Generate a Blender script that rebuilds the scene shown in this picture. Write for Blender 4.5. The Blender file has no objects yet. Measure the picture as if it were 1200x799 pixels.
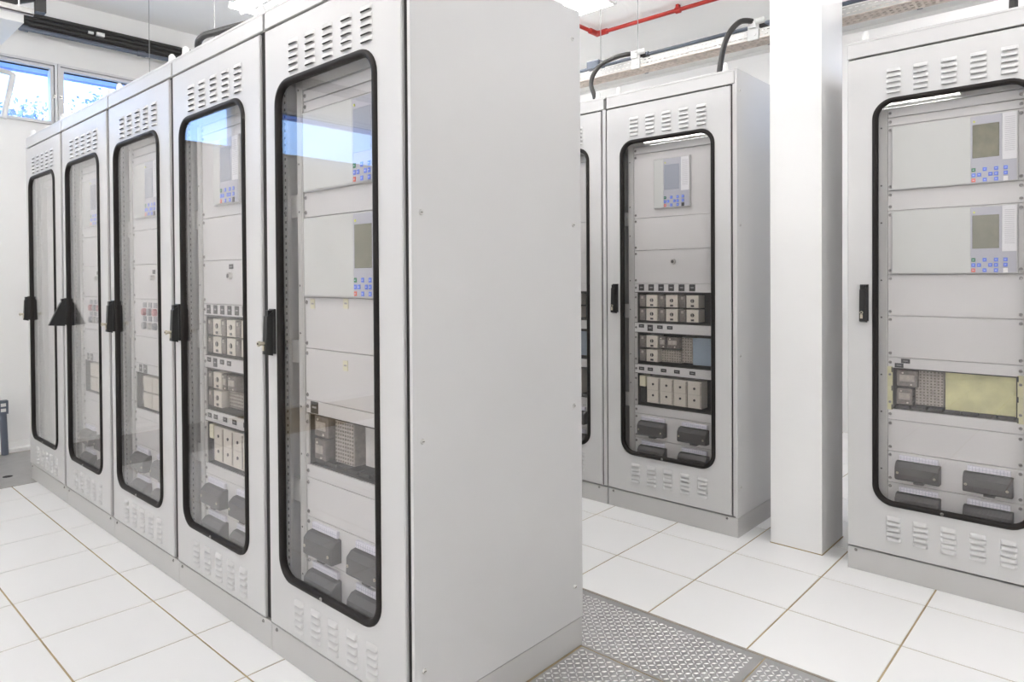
import bpy, bmesh, math, random
from mathutils import Vector, Matrix
random.seed(7)
scene = bpy.context.scene
COL = scene.collection

# ------------------------------------------------------------------ camera
cam_data = bpy.data.cameras.new('camera')
cam_data.sensor_fit = 'HORIZONTAL'
cam_data.sensor_width = 36.0
cam_data.lens = 24.145
cam_data.shift_x = 0.0087
cam_data.shift_y = -0.0546
cam_data.clip_start = 0.02
cam = bpy.data.objects.new('camera', cam_data)
COL.objects.link(cam)
R_, U_, B_ = ((0.73528, 0.67773, -0.00643), (-0.00312, 0.01287, 0.99991), (0.67775, -0.73520, 0.01158))
cam.matrix_world = Matrix(((R_[0], U_[0], B_[0], 0), (R_[1], U_[1], B_[1], 0), (R_[2], U_[2], B_[2], 1.33), (0, 0, 0, 1)))
scene.camera = cam

# ------------------------------------------------------------------ sky, exposure
world = bpy.data.worlds.new('sky')
scene.world = world
world.use_nodes = True
wn = world.node_tree.nodes['Background']
wn.inputs['Color'].default_value = (0.36, 0.58, 1.0, 1)
wn.inputs['Strength'].default_value = 3.4
vs = scene.view_settings
vs.view_transform = 'Standard'
vs.look = 'None'
vs.gamma = 1.0
vs.use_curve_mapping = False
vs.exposure = 0.79
TUBE_STRENGTH = 30.0

# ------------------------------------------------------------------ materials
MATS = {}
def mat(name, col, rough=0.5, metal=0.0, noise=0.0, nscale=8.0, bump=0.0, bscale=60.0, spec=0.5, emit=0.0):
    m = bpy.data.materials.new(name)
    m.use_nodes = True
    nt = m.node_tree
    b = nt.nodes['Principled BSDF']
    b.inputs['Base Color'].default_value = (*col, 1)
    b.inputs['Roughness'].default_value = rough
    b.inputs['Metallic'].default_value = metal
    b.inputs['Specular IOR Level'].default_value = spec
    if emit:
        b.inputs['Emission Color'].default_value = (*col, 1)
        b.inputs['Emission Strength'].default_value = emit
    if noise or bump:
        tc = nt.nodes.new('ShaderNodeTexCoord')
    if noise:
        n = nt.nodes.new('ShaderNodeTexNoise')
        n.inputs['Scale'].default_value = nscale
        n.inputs['Detail'].default_value = 4
        r = nt.nodes.new('ShaderNodeValToRGB')
        r.color_ramp.elements[0].position = 0.3
        r.color_ramp.elements[1].position = 0.7
        r.color_ramp.elements[0].color = (*[c * (1 - noise) for c in col], 1)
        r.color_ramp.elements[1].color = (*[min(1, c * (1 + noise)) for c in col], 1)
        nt.links.new(tc.outputs['Object'], n.inputs['Vector'])
        nt.links.new(n.outputs['Fac'], r.inputs['Fac'])
        nt.links.new(r.outputs['Color'], b.inputs['Base Color'])
    if bump:
        n2 = nt.nodes.new('ShaderNodeTexNoise')
        n2.inputs['Scale'].default_value = bscale
        bp = nt.nodes.new('ShaderNodeBump')
        bp.inputs['Strength'].default_value = bump
        bp.inputs['Distance'].default_value = 0.002
        nt.links.new(tc.outputs['Object'], n2.inputs['Vector'])
        nt.links.new(n2.outputs['Fac'], bp.inputs['Height'])
        nt.links.new(bp.outputs['Normal'], b.inputs['Normal'])
    MATS[name] = m
    return m

def glass_mat(name, tint, gain=1.0):
    m = bpy.data.materials.new(name)
    m.use_nodes = True
    nt = m.node_tree
    nt.nodes.clear()
    out = nt.nodes.new('ShaderNodeOutputMaterial')
    tr = nt.nodes.new('ShaderNodeBsdfTransparent')
    tr.inputs['Color'].default_value = (*tint, 1)
    gl = nt.nodes.new('ShaderNodeBsdfGlossy')
    gl.inputs['Roughness'].default_value = 0.0
    gl.inputs['Color'].default_value = (1, 1, 1, 1)
    lw = nt.nodes.new('ShaderNodeLayerWeight')
    p = nt.nodes.new('ShaderNodeMath'); p.operation = 'POWER'; p.inputs[1].default_value = 5.0
    mu = nt.nodes.new('ShaderNodeMath'); mu.operation = 'MULTIPLY_ADD'
    mu.inputs[1].default_value = 0.96 * gain; mu.inputs[2].default_value = 0.04 * gain
    mu.use_clamp = True
    mx = nt.nodes.new('ShaderNodeMixShader')
    nt.links.new(lw.outputs['Facing'], p.inputs[0])
    nt.links.new(p.outputs[0], mu.inputs[0])
    nt.links.new(mu.outputs[0], mx.inputs['Fac'])
    nt.links.new(tr.outputs[0], mx.inputs[1])
    nt.links.new(gl.outputs[0], mx.inputs[2])
    nt.links.new(mx.outputs[0], out.inputs['Surface'])
    MATS[name] = m
    return m

mat('paint', (0.595, 0.588, 0.583), 0.38, noise=0.012, nscale=3, bump=0.03, bscale=350)
mat('panel_paint', (0.64, 0.635, 0.625), 0.45, noise=0.01, nscale=4)
mat('plinth_paint', (0.52, 0.51, 0.50), 0.45, noise=0.015, nscale=3)
mat('inner_paint', (0.50, 0.50, 0.48), 0.45)
mat('rail', (0.55, 0.55, 0.53), 0.4)
mat('rubber', (0.011, 0.0085, 0.0075), 0.5, spec=0.25)
mat('black', (0.012, 0.012, 0.012), 0.35)
mat('dark', (0.02, 0.018, 0.017), 0.7)
mat('recess', (0.035, 0.03, 0.027), 0.6)
mat('charcoal', (0.050, 0.047, 0.046), 0.4)
mat('steel', (0.55, 0.54, 0.52), 0.35, 0.9)
mat('zinc', (0.56, 0.55, 0.53), 0.45, 0.3, noise=0.06, nscale=20)
mat('tray_bottom', (0.66, 0.58, 0.51), 0.45, 0.1, noise=0.18, nscale=30)
mat('brass', (0.62, 0.57, 0.46), 0.35, 0.8)
mat('gold_plate', (0.56, 0.55, 0.30), 0.4, 0.3, noise=0.16, nscale=14)
mat('gold_flange', (0.62, 0.60, 0.36), 0.45, 0.2, noise=0.08, nscale=20)
mat('beige', (0.61, 0.575, 0.50), 0.5, noise=0.03)
mat('cream', (0.70, 0.68, 0.50), 0.5)
mat('clear_grey', (0.17, 0.15, 0.135), 0.15, noise=0.25, nscale=60)
mat('socket_grey', (0.37, 0.335, 0.29), 0.5, noise=0.2, nscale=70)
mat('socket_hole', (0.15, 0.13, 0.11), 0.6)
mat('unit_glass', (0.60, 0.62, 0.595), 0.12)
mat('unit_case', (0.56, 0.57, 0.56), 0.4)
mat('keypad_plate', (0.44, 0.45, 0.50), 0.35)
mat('led_panel', (0.74, 0.75, 0.76), 0.35)
mat('led_line', (0.48, 0.48, 0.50), 0.5)
mat('lcd_olive', (0.20, 0.20, 0.145), 0.12, noise=0.12, nscale=25)
mat('lcd_blue', (0.33, 0.36, 0.42), 0.12)
mat('lcd_film', (0.17, 0.165, 0.105), 0.12, noise=0.3, nscale=22, bump=0.8, bscale=30)
mat('key_blue', (0.10, 0.20, 0.78), 0.4)
mat('key_green', (0.01, 0.18, 0.06), 0.4)
mat('key_red', (0.75, 0.15, 0.09), 0.4)
mat('key_mark', (0.55, 0.62, 0.9), 0.5)
mat('white_plastic', (0.80, 0.80, 0.78), 0.4)
mat('lamp_yellow', (0.75, 0.78, 0.10), 0.4)
mat('label_lilac', (0.76, 0.76, 0.82), 0.6)
mat('label_tick', (0.42, 0.43, 0.52), 0.6)
mat('label_black', (0.02, 0.02, 0.02), 0.5)
mat('label_print', (0.35, 0.35, 0.35), 0.5)
mat('button_red', (0.42, 0.13, 0.14), 0.4)
mat('button_grey', (0.25, 0.26, 0.28), 0.4)
mat('smoke_blue', (0.30, 0.37, 0.44), 0.25)
mat('cable_black', (0.035, 0.033, 0.032), 0.45, bump=0.3, bscale=90)
mat('conduit_grey', (0.13, 0.15, 0.19), 0.4, 0.3)
mat('red_pipe', (0.36, 0.016, 0.010), 0.4)
mat('tile', (0.84, 0.835, 0.83), 0.28, noise=0.012, nscale=2.5)
mat('grout', (0.38, 0.30, 0.18), 0.85, noise=0.25, nscale=9)
mat('plate_metal', (0.42, 0.415, 0.41), 0.42, 0.55, noise=0.08, nscale=10)
mat('tread_metal', (0.70, 0.69, 0.68), 0.33, 0.6)
mat('plate_edge', (0.42, 0.38, 0.33), 0.5, 0.3, noise=0.15, nscale=20)
mat('wall_white', (0.87, 0.865, 0.85), 0.6, noise=0.012, nscale=2, bump=0.15, bscale=40)
mat('ceiling_white', (0.88, 0.88, 0.87), 0.75, noise=0.012, nscale=1.5)
mat('column_white', (0.86, 0.853, 0.845), 0.45, noise=0.012, nscale=3, bump=0.25, bscale=25)
mat('window_frame', (0.68, 0.68, 0.68), 0.35)
mat('eave_blue_shade', (0.32, 0.42, 0.85), 0.7)  # blue of the shaded daylight is put into the eave's colour
mat('leaf_skylit', (0.25, 0.31, 0.50), 0.6, noise=0.3, nscale=3)  # leaf colour carries the blue cast of the outdoor light
mat('bark', (0.16, 0.17, 0.2), 0.8, noise=0.3)
mat('roof_tile', (0.75, 0.75, 0.75), 0.6)
mat('grass_ground', (0.30, 0.36, 0.34), 0.9, noise=0.3, nscale=0.6)
mat('rod_grey', (0.35, 0.35, 0.35), 0.5)
mat('tube', (1.0, 0.980, 0.970), 0.5, emit=TUBE_STRENGTH)
mat('reflector', (0.85, 0.85, 0.84), 0.25)
glass_mat('door_glass', (0.975, 0.968, 0.97), 1.15)
glass_mat('window_glass', (0.97, 0.985, 1.0), 0.8)

# ------------------------------------------------------------------ mesh helpers
class MB:
    def __init__(s):
        s.v = []; s.f = []; s.m = []
    def add(s, vs, fs, mi=0):
        o = len(s.v)
        s.v += [tuple(p) for p in vs]
        s.f += [tuple(i + o for i in f) for f in fs]
        s.m += [mi] * len(fs)
        return s
    def box(s, x0, x1, y0, y1, z0, z1, mi=0):
        v = [(x0, y0, z0), (x1, y0, z0), (x1, y1, z0), (x0, y1, z0), (x0, y0, z1), (x1, y0, z1), (x1, y1, z1), (x0, y1, z1)]
        return s.add(v, [(0, 3, 2, 1), (4, 5, 6, 7), (0, 1, 5, 4), (1, 2, 6, 5), (2, 3, 7, 6), (3, 0, 4, 7)], mi)
    def cbox(s, x0, x1, y0, y1, z0, z1, c=0.003, mi=0):
        """box with chamfered -Y face edges"""
        v = [(x0, y0 + c, z0), (x1, y0 + c, z0), (x1, y1, z0), (x0, y1, z0), (x0, y0 + c, z1), (x1, y0 + c, z1), (x1, y1, z1), (x0, y1, z1),
             (x0 + c, y0, z0 + c), (x1 - c, y0, z0 + c), (x1 - c, y0, z1 - c), (x0 + c, y0, z1 - c)]
        f = [(0, 3, 2, 1), (4, 5, 6, 7), (1, 2, 6, 5), (2, 3, 7, 6), (3, 0, 4, 7), (8, 9, 10, 11), (0, 1, 9, 8), (1, 5, 10, 9), (5, 4, 11, 10), (4, 0, 8, 11)]
        return s.add(v, f, mi)
    def cyl(s, p0, p1, r0, r1=None, n=10, mi=0):
        r1 = r0 if r1 is None else r1
        p0 = Vector(p0); p1 = Vector(p1)
        d = (p1 - p0).normalized()
        a = d.orthogonal().normalized(); b = d.cross(a)
        v = []
        for p, r in ((p0, r0), (p1, r1)):
            for i in range(n):
                t = 2 * math.pi * i / n
                v.append(p + a * math.cos(t) * r + b * math.sin(t) * r)
        f = [(i, (i + 1) % n, n + (i + 1) % n, n + i) for i in range(n)]
        f += [tuple(range(n))[::-1], tuple(range(n, 2 * n))]
        return s.add(v, f, mi)
    def tube(s, pts, r, n=8, mi=0):
        P = [Vector(p) for p in pts]
        up = None; v = []
        for i, p in enumerate(P):
            d = (P[min(i + 1, len(P) - 1)] - P[max(i - 1, 0)]).normalized()
            if up is None:
                a = d.orthogonal().normalized()
            else:
                a = (up - d * up.dot(d)).normalized()
            up = a; b = d.cross(a)
            for k in range(n):
                t = 2 * math.pi * k / n
                v.append(p + a * math.cos(t) * r + b * math.sin(t) * r)
        f = []
        for i in range(len(P) - 1):
            for k in range(n):
                f.append((i * n + k, i * n + (k + 1) % n, (i + 1) * n + (k + 1) % n, (i + 1) * n + k))
        f.append(tuple(range(n))[::-1]); f.append(tuple(range((len(P) - 1) * n, len(P) * n)))
        return s.add(v, f, mi)
    def mesh(s, name, mats, smooth=False):
        me = bpy.data.meshes.new(name)
        me.from_pydata(s.v, [], s.f)
        if isinstance(mats, str): mats = [mats]
        for k in mats: me.materials.append(MATS[k])
        if len(mats) > 1:
            me.polygons.foreach_set('material_index', s.m)
        bm = bmesh.new(); bm.from_mesh(me)
        bmesh.ops.recalc_face_normals(bm, faces=bm.faces)
        bm.to_mesh(me); bm.free()
        if smooth:
            me.polygons.foreach_set('use_smooth', [True] * len(me.polygons))
            me.set_sharp_from_angle(angle=math.radians(38))
        me.update()
        return me

def catmull(pts, n=8):
    P = [Vector(p) for p in pts]; out = []
    for i in range(len(P) - 1):
        p0 = P[max(i - 1, 0)]; p1 = P[i]; p2 = P[i + 1]; p3 = P[min(i + 2, len(P) - 1)]
        for k in range(n):
            t = k / n
            out.append(0.5 * ((2 * p1) + (p2 - p0) * t + (2 * p0 - 5 * p1 + 4 * p2 - p3) * t * t + (3 * p1 - p0 - 3 * p2 + p3) * t ** 3))
    out.append(P[-1])
    return out

def link(name, data, parent=None, loc=(0, 0, 0), rot=None):
    o = bpy.data.objects.new(name, data)
    COL.objects.link(o)
    o.location = loc
    if rot: o.rotation_euler = rot
    if parent: o.parent = parent
    return o
def part(name, mb, mats, parent=None, loc=(0, 0, 0), smooth=False, label=None, rot=None):
    o = link(name, mb.mesh(name, mats, smooth), parent, loc, rot)
    if label: o['label'] = label
    return o
def tag(o, label, cat=None, group=None, kind=None):
    if label: o['label'] = label
    if cat: o['category'] = cat
    if group: o['group'] = group
    if kind: o['kind'] = kind
    return o
def thing(name, label, cat, loc, group=None):
    return tag(link(name, None, None, loc), label, cat, group)
def struct(name, mb, mats, label=None, smooth=False):
    return tag(part(name, mb, mats, smooth=smooth), label, None, None, 'structure')

def rr_corners(x0, x1, z0, z1, r, n=8):
    """rounded rectangle as four corner lists TR, TL, BL, BR (counter-clockwise in x,z)"""
    out = []
    for (cx, cz, a0) in ((x1 - r, z1 - r, 0), (x0 + r, z1 - r, 90), (x0 + r, z0 + r, 180), (x1 - r, z0 + r, 270)):
        out.append([(cx + r * math.cos(math.radians(a0 + 90 * i / n)), cz + r * math.sin(math.radians(a0 + 90 * i / n))) for i in range(n + 1)])
    return out

def plate_hole(mb, x0, x1, z0, z1, corners, ya, yb, c=0.003, mi=0):
    """plate with a rounded hole between y=ya (front) and yb (back)"""
    ring = [p for cr in corners for p in cr]
    nr = len(ring); n1 = nr // 4
    v = []; f = []
    oc = [(x1 - c, z1 - c), (x0 + c, z1 - c), (x0 + c, z0 + c), (x1 - c, z0 + c)]
    oc2 = [(x1, z1), (x0, z1), (x0, z0), (x1, z0)]
    v += [(p[0], ya, p[1]) for p in ring]
    v += [(p[0], yb, p[1]) for p in ring]
    o1 = len(v); v += [(p[0], ya, p[1]) for p in oc]
    o2 = len(v); v += [(p[0], ya + c, p[1]) for p in oc2]
    o3 = len(v); v += [(p[0], yb, p[1]) for p in oc2]
    for k in range(4):
        b = k * n1; nb = ((k + 1) % 4) * n1
        for i in range(n1 - 1):
            f.append((o1 + k, b + i, b + i + 1))
            f.append((o3 + k, nr + b + i + 1, nr + b + i))
        k2 = (k + 1) % 4
        f.append((b + n1 - 1, nb, o1 + k2, o1 + k))
        f.append((nr + nb, nr + b + n1 - 1, o3 + k, o3 + k2))
        f.append((o1 + k, o1 + k2, o2 + k2, o2 + k))
        f.append((o2 + k, o2 + k2, o3 + k2, o3 + k))
    for i in range(nr):
        j = (i + 1) % nr
        f.append((i, nr + i, nr + j, j))
    mb.add(v, f, mi)

def gasket_mb(x0, x1, z0, z1, r):
    prof = [(0, 0.0005), (0.001, -0.004), (0.005, -0.0085), (0.012, -0.010), (0.019, -0.007), (0.0225, -0.001), (0.0225, 0.012), (0.004, 0.012)]
    mb = MB(); v = []; n = 8
    for d, y in prof:
        for cr in rr_corners(x0 + d, x1 - d, z0 + d, z1 - d, r - d, n):
            v += [(p[0], y, p[1]) for p in cr]
    m = 4 * (n + 1); f = []; q = len(prof)
    for a in range(q):
        for i in range(m):
            f.append((a * m + i, a * m + (i + 1) % m, ((a + 1) % q) * m + (i + 1) % m, ((a + 1) % q) * m + i))
    return mb.add(v, f)

# shared small meshes ----------------------------------------------------------
def louver_mesh():
    L, h, d = 0.057, 0.0165, 0.0085
    xs = [(-L / 2, 0.0), (-L / 2 + 0.005, 0.75), (-L / 2 + 0.009, 1.0), (L / 2 - 0.009, 1.0), (L / 2 - 0.005, 0.75), (L / 2, 0.0)]
    prof = [(h / 2, 0.0), (h * 0.28, 0.45), (-h * 0.1, 0.85), (-h / 2, 1.0)]
    mb = MB(); v = []
    for x, s in xs:
        for z, y in prof: v.append((x, -d * y * s - 0.0001, z))
        v.append((x, 0.0003, -h / 2 + 0.0005))
    f = []; mi = []
    for i in range(len(xs) - 1):
        for k in range(4):
            f.append((i * 5 + k, i * 5 + k + 1, (i + 1) * 5 + k + 1, (i + 1) * 5 + k)); mi.append(0 if k < 3 else 1)
    mb.v = v; mb.f = f; mb.m = mi
    me = bpy.data.meshes.new('louver'); me.from_pydata(v, [], f)
    me.materials.append(MATS['paint']); me.materials.append(MATS['dark'])
    me.polygons.foreach_set('material_index', mi)
    me.polygons.foreach_set('use_smooth', [True] * len(f))
    me.set_sharp_from_angle(angle=math.radians(50))
    return me
LOUVER = louver_mesh()
def screw_mesh(r, d, m='steel'):
    mb = MB(); mb.cyl((0, 0, 0), (0, -d, 0), r, r * 0.72, 8, 0)
    mb.box(-r * 0.5, r * 0.5, -d - 0.0002, -d + 0.0006, -r * 0.12, r * 0.12, 1)
    return mb.mesh('screw', [m, 'dark'])
mat('screw_steel', (0.30, 0.29, 0.28), 0.4, 0.7)
SCREW = screw_mesh(0.0072, 0.0038, 'screw_steel')
SCREW_Y = screw_mesh(0.006, 0.003, 'brass')
sb = MB(); sb.cyl((0, 0, 0), (0.004, 0, 0), 0.0085, 0.006, 10, 0).box(0.0038, 0.0044, -0.004, 0.004, -0.0009, 0.0009, 1)
SIDE_SCREW = sb.mesh('screw', ['steel', 'dark'])
kb = MB(); kb.cbox(-0.0068, 0.0068, -0.0022, 0, -0.0074, 0.0074, 0.0012, 0).box(-0.003, 0.003, -0.0025, -0.0021, -0.0012, 0.0012, 1)
KEYS = {c: kb.mesh('key', [c, 'key_mark']) for c in ('key_blue', 'key_green', 'key_red')}
eb = MB()
eb.cyl((0, 0, 0), (0, 0, 0.010), 0.018, 0.018, 12).cyl((0, 0, 0.010), (0, 0, 0.036), 0.015, 0.014, 12).cyl((0, 0, 0.036), (0, 0, 0.046), 0.014, 0.006, 12)
ROOF_CAP = eb.mesh('roof_cap', 'white_plastic', True)
def label_mesh(w, h, nm='label_black'):
    mb = MB(); mb.box(-w / 2, w / 2, -0.0015, 0, -h / 2, h / 2, 0)
    mb.box(-w * 0.28, w * 0.28, -0.0018, -0.001, -h * 0.06, h * 0.1, 1)
    return mb.mesh('label', [nm, 'label_print'])
LAB_SQ = label_mesh(0.034, 0.036); LAB_W = label_mesh(0.034, 0.019); LAB_BIG = label_mesh(0.045, 0.04)
LAB_CREAM = label_mesh(0.027, 0.033, 'cream')
def flag_relay_mesh():
    """clear-grey relay cover beside a beige front with a round dial"""
    mb = MB()
    mb.cbox(0, 0.038, -0.004, 0.07, -0.033, 0.033, 0.003, 0)
    mb.box(0.012, 0.026, -0.0055, 0.0, 0.012, 0.026, 3)
    mb.cbox(0.041, 0.112, 0.0, 0.07, -0.034, 0.034, 0.002, 1)
    mb.cyl((0.077, 0.001, 0.004), (0.077, -0.003, 0.004), 0.0105, 0.0105, 10, 2)
    mb.box(0.076, 0.078, -0.004, -0.002, -0.006, 0.013, 1)
    mb.box(0.068, 0.086, -0.0015, 0.001, -0.028, -0.018, 2)
    return mb.mesh('flag_relay', ['clear_grey', 'beige', 'black', 'socket_grey'])
FLAG = flag_relay_mesh()
def clear_relay_mesh(w, h):
    mb = MB()
    mb.cbox(0, w, -0.002, 0.06, -h / 2, h / 2, 0.003, 0)
    mb.box(w * 0.15, w * 0.85, -0.0035, 0.0, -h * 0.18, h * 0.22, 1)
    mb.cyl((w * 0.3, 0, h * 0.33), (w * 0.3, -0.005, h * 0.33), 0.004, 0.004, 8, 2)
    mb.cyl((w * 0.7, 0, -h * 0.36), (w * 0.7, -0.005, -h * 0.36), 0.004, 0.004, 8, 2)
    return mb.mesh('clear_relay', ['clear_grey', 'socket_grey', 'beige'])
def socket_mesh(w, h, cols, rows):
    mb = MB(); mb.cbox(0, w, 0.01, 0.07, -h / 2, h / 2, 0.002, 0)
    for i in range(cols):
        for j in range(rows):
            x = w * (i + 0.5) / cols; z = -h / 2 + h * (j + 0.5) / rows
            mb.box(x - 0.0032, x + 0.0032, 0.0085, 0.011, z - 0.003, z + 0.003, 1)
    return mb.mesh('relay_socket', ['socket_grey', 'socket_hole'])
def tall_mesh(w, h):
    mb = MB(); mb.cbox(0, w, -0.002, 0.07, -h / 2, h / 2, 0.003, 0)
    for z in (h * 0.23, -h * 0.2):
        mb.cyl((w * 0.5, 0, z), (w * 0.5, -0.004, z), 0.0068, 0.0068, 8, 1)
    mb.box(w * 0.9, w, -0.0025, 0.0, -h * 0.45, h * 0.45, 2)
    mb.box(w * 0.05, w * 0.88, -0.0025, 0.0, -0.001, 0.0005, 2)
    return mb.mesh('relay_block', ['beige', 'black', 'socket_grey'])
TALL = tall_mesh(0.080, 0.145)

def term_meshes():
    """covered terminal block: body, cover ridge and foot tab"""
    w, h = 0.168, 0.078
    mb = MB()
    prof = [(0.0, h / 2), (-0.022, h / 2 - 0.004), (-0.040, h / 2 - 0.022), (-0.042, -h / 2 + 0.006), (-0.036, -h / 2), (0.0, -h / 2)]
    v = []
    for x in (0.0, 0.004, w - 0.004, w):
        s = 0.0 if x in (0.0, w) else 1.0
        for y, z in prof: v.append((x, y * (0.93 if s == 0 else 1), z * (0.96 if s == 0 else 1)))
    f = []
    n = len(prof)
    for i in range(3):
        for k in range(n): f.append((i * n + k, i * n + (k + 1) % n, (i + 1) * n + (k + 1) % n, (i + 1) * n + k))
    f.append(tuple(range(n))); f.append(tuple(range(3 * n, 4 * n)))
    mb.add(v, f, 0)
    mb.box(0.07, 0.108, -0.03, 0.0, -h / 2 - 0.011, -h / 2, 0)
    body = mb.mesh('terminal_block', ['charcoal'])
    lb = MB(); lb.cbox(0.012, 0.158, -0.012, 0.0, 0.041, 0.064, 0.002, 0)
    for i in range(12):
        x = 0.018 + i * 0.0118
        lb.box(x, x + 0.0012, -0.0125, -0.0118, 0.043, 0.062, 1)
    lb.box(0.014, 0.156, -0.0125, -0.0118, 0.052, 0.0532, 1)
    return body, lb.mesh('label_strip', ['label_lilac', 'label_tick'])
TERM, TERM_LABEL = term_meshes()

# ------------------------------------------------------------------ cabinet
PY = 0.058     # depth of the rack panels behind the door front
def cabinet(name, label, xl, yf, W, D, zm, ztop, zgap, config, win, key_out=0.0, lever_out=0.0, screws='both', caps=(0.09, 0.91), side_screws=False, end=False, post=False):
    """xl: left edge, yf: front plane; zm maps rack heights; win: (left margin, width)"""
    root = thing(name, label, 'cabinet', (xl + W / 2, yf, 0), 'grey equipment cabinets')
    h = W / 2
    # plinth -----------------------------------------------------------
    pb = MB(); pb.cbox(-h + 0.001, h - 0.001, 0.006, D - 0.004, 0.0, 0.1, 0.002)
    pl = part('plinth', pb, 'plinth_paint', root)
    link('screw', SCREW, pl, (-h + 0.035, 0.006, 0.088))
    link('screw', SCREW, pl, (h - 0.06, 0.006, 0.088))
    # carcass: back, bottom, roof, frame
    b = MB()
    b.box(-h + 0.004, h - 0.004, D - 0.02, D - 0.004, 0.1, ztop - 0.004)
    b.box(-h + 0.004, h - 0.004, 0.03, D - 0.02, 0.1, 0.118)
    part('carcass', b, 'inner_paint', root)
    b = MB(); b.cbox(-h + 0.001, h - 0.001, 0.0015, D - 0.002, ztop - 0.012, ztop, 0.002)
    part('roof', b, 'paint', root)
    for s in (-1, 1):
        b = MB()
        if s > 0: b.box(h - 0.012, h, 0.0 if end else 0.05, D, 0.103, ztop - 0.002)
        else: b.box(-h, -h + 0.012, 0.024, D, 0.103, ztop - 0.002)
        sp = part('side_panel', b, 'paint', root)
        if s > 0 and side_screws:
            for z in (0.2265, 0.8755, 1.52, 2.18):
                for y in (0.034, D - 0.045): link('screw', SIDE_SCREW, sp, (h, y, min(zm(z * 1.03 + 0.02), ztop - 0.08)))
    # header strip
    b = MB(); b.cbox(-h + 0.002, h - 0.014, 0.0, 0.03, zgap + 0.005, ztop - 0.0125, 0.002)
    part('header', b, 'paint', root)
    # door seal strips, black to put the shade of the gaps into colour
    b = MB()
    zb = 0.108
    b.box(-h + 0.002, -h + 0.03, 0.024, 0.045, zb, zgap + 0.004)
    b.box(h - 0.06, h - (0.0125 if end else 0.001), 0.012, 0.05, zb, zgap + 0.004)
    b.box(-h + 0.03, h - 0.06, 0.024, 0.04, zgap - 0.012, zgap + 0.004)
    part('gap_shade_seal', b, 'dark', root)
    if post:
        b = MB(); b.cbox(h - 0.025, h - (0.0125 if end else 0.002), 0.003, 0.0118, zb, zgap + 0.004, 0.002)
        part('door_post', b, 'paint', root)
    # door -----------------------------------------------------------------
    wl, ww = win
    wx0 = -h + wl; wx1 = wx0 + ww
    wz0, wz1 = zm(0.318), zm(2.098)
    b = MB()
    plate_hole(b, -h + 0.003, h - (0.034 if post else 0.038), zb, zgap - 0.003, rr_corners(wx0 + 0.006, wx1 - 0.006, wz0 + 0.006, wz1 - 0.006, 0.078), 0.0, 0.0115)
    door = part('door', b, 'paint', root)
    part('gasket', gasket_mb(wx0, wx1, wz0, wz1, 0.084), 'rubber', door, smooth=True)
    g = MB()
    ring = [p for cr in rr_corners(wx0 + 0.018, wx1 - 0.018, wz0 + 0.018, wz1 - 0.018, 0.066) for p in cr]
    n = len(ring)
    g.add([(p[0], 0.003, p[1]) for p in ring] + [(p[0], 0.007, p[1]) for p in ring],
          [tuple(range(n)), tuple(range(n, 2 * n))[::-1]] + [(i, (i + 1) % n, n + (i + 1) % n, n + i) for i in range(n)])
    part('glass', g, 'door_glass', door, label='clear pane with dark reflections')
    link('screw', SCREW, door, ((wx0 + wx1) / 2 - 0.02, -0.009, wz0 + 0.012))
    for zz in (2.2165, 0.2665):
        for c in range(5):
            for r in range(5):
                link('louver', LOUVER, door, ((c - 2) * 0.1016 - 0.002, 0.0, zm(zz) - r * 0.0228))
    # swing handle and lock
    hx = wx0 - 0.031
    z0, z1 = zm(1.119), zm(1.287)
    b = MB()
    b.cbox(hx - 0.017, hx + 0.017, -0.010, 0.0, z0 + 0.006, z1, 0.003)
    lz = z0 + 0.002
    o = lever_out
    v = [(hx - 0.014, -0.010, z0), (hx + 0.014, -0.010, z0), (hx + 0.014, -0.010, z1 - 0.01), (hx - 0.014, -0.010, z1 - 0.01),
         (hx - 0.013, -0.036 - o * 1.1, z0 + 0.006), (hx + 0.011, -0.036 - o * 1.1, z0 + 0.006), (hx + 0.011, -0.030, z1 - 0.026), (hx - 0.013, -0.030, z1 - 0.026)]
    b.add(v, [(0, 1, 2, 3), (4, 5, 6, 7), (0, 1, 5, 4), (1, 2, 6, 5), (2, 3, 7, 6), (3, 0, 4, 7)])
    b.box(hx - 0.012, hx + 0.010, -0.026, -0.008, z1 - 0.028, z1 - 0.004)
    part('handle', b, 'black', door)
    b = MB()
    lk = z0 + 0.044
    b.cyl((hx - 0.003, -0.03, lk), (hx - 0.003, -0.040 - key_out * 0.6, lk), 0.0065, 0.0065, 10, 0)
    b.cyl((hx - 0.003, -0.040 - key_out * 0.6, lk), (hx - 0.003, -0.040 - key_out, lk), 0.010, 0.009, 10, 0)
    b.cyl((hx - 0.003, -0.040 - key_out, lk), (hx - 0.003, -0.0412 - key_out, lk), 0.004, 0.004, 8, 1)
    b.box(hx - 0.008, hx + 0.002, -0.039, -0.035, lk - 0.026, lk - 0.008, 0)
    part('lock', b, ['brass', 'dark'], door, smooth=True)
    # inside: frame posts and mounting rails
    zlo, zhi = 0.13, zgap - 0.01
    for s in (-1, 1):
        b = MB()
        x = s * (h - 0.036)
        b.box(x - 0.014, x + 0.014, 0.056, 0.068, zlo, zhi, 0)
        z = zlo + 0.05
        k = 0
        while z < zhi - 0.05:
            b.box(x - 0.0035, x + 0.0035, 0.0552, 0.057, z - 0.0045, z + 0.0045, 1); z += 0.025; k += 1
        part('frame_post', b, ['rail', 'dark'], root)
        b = MB()
        xa, xb = sorted((s * 0.2425, s * 0.276))
        b.box(xa, xb, PY - 0.006, PY + 0.03, zlo, zhi, 0)
        b.box(*sorted((s * 0.2485, s * 0.2515)), PY - 0.0072, PY - 0.005, zlo, zhi, 1)
        z = zlo + 0.17
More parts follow.
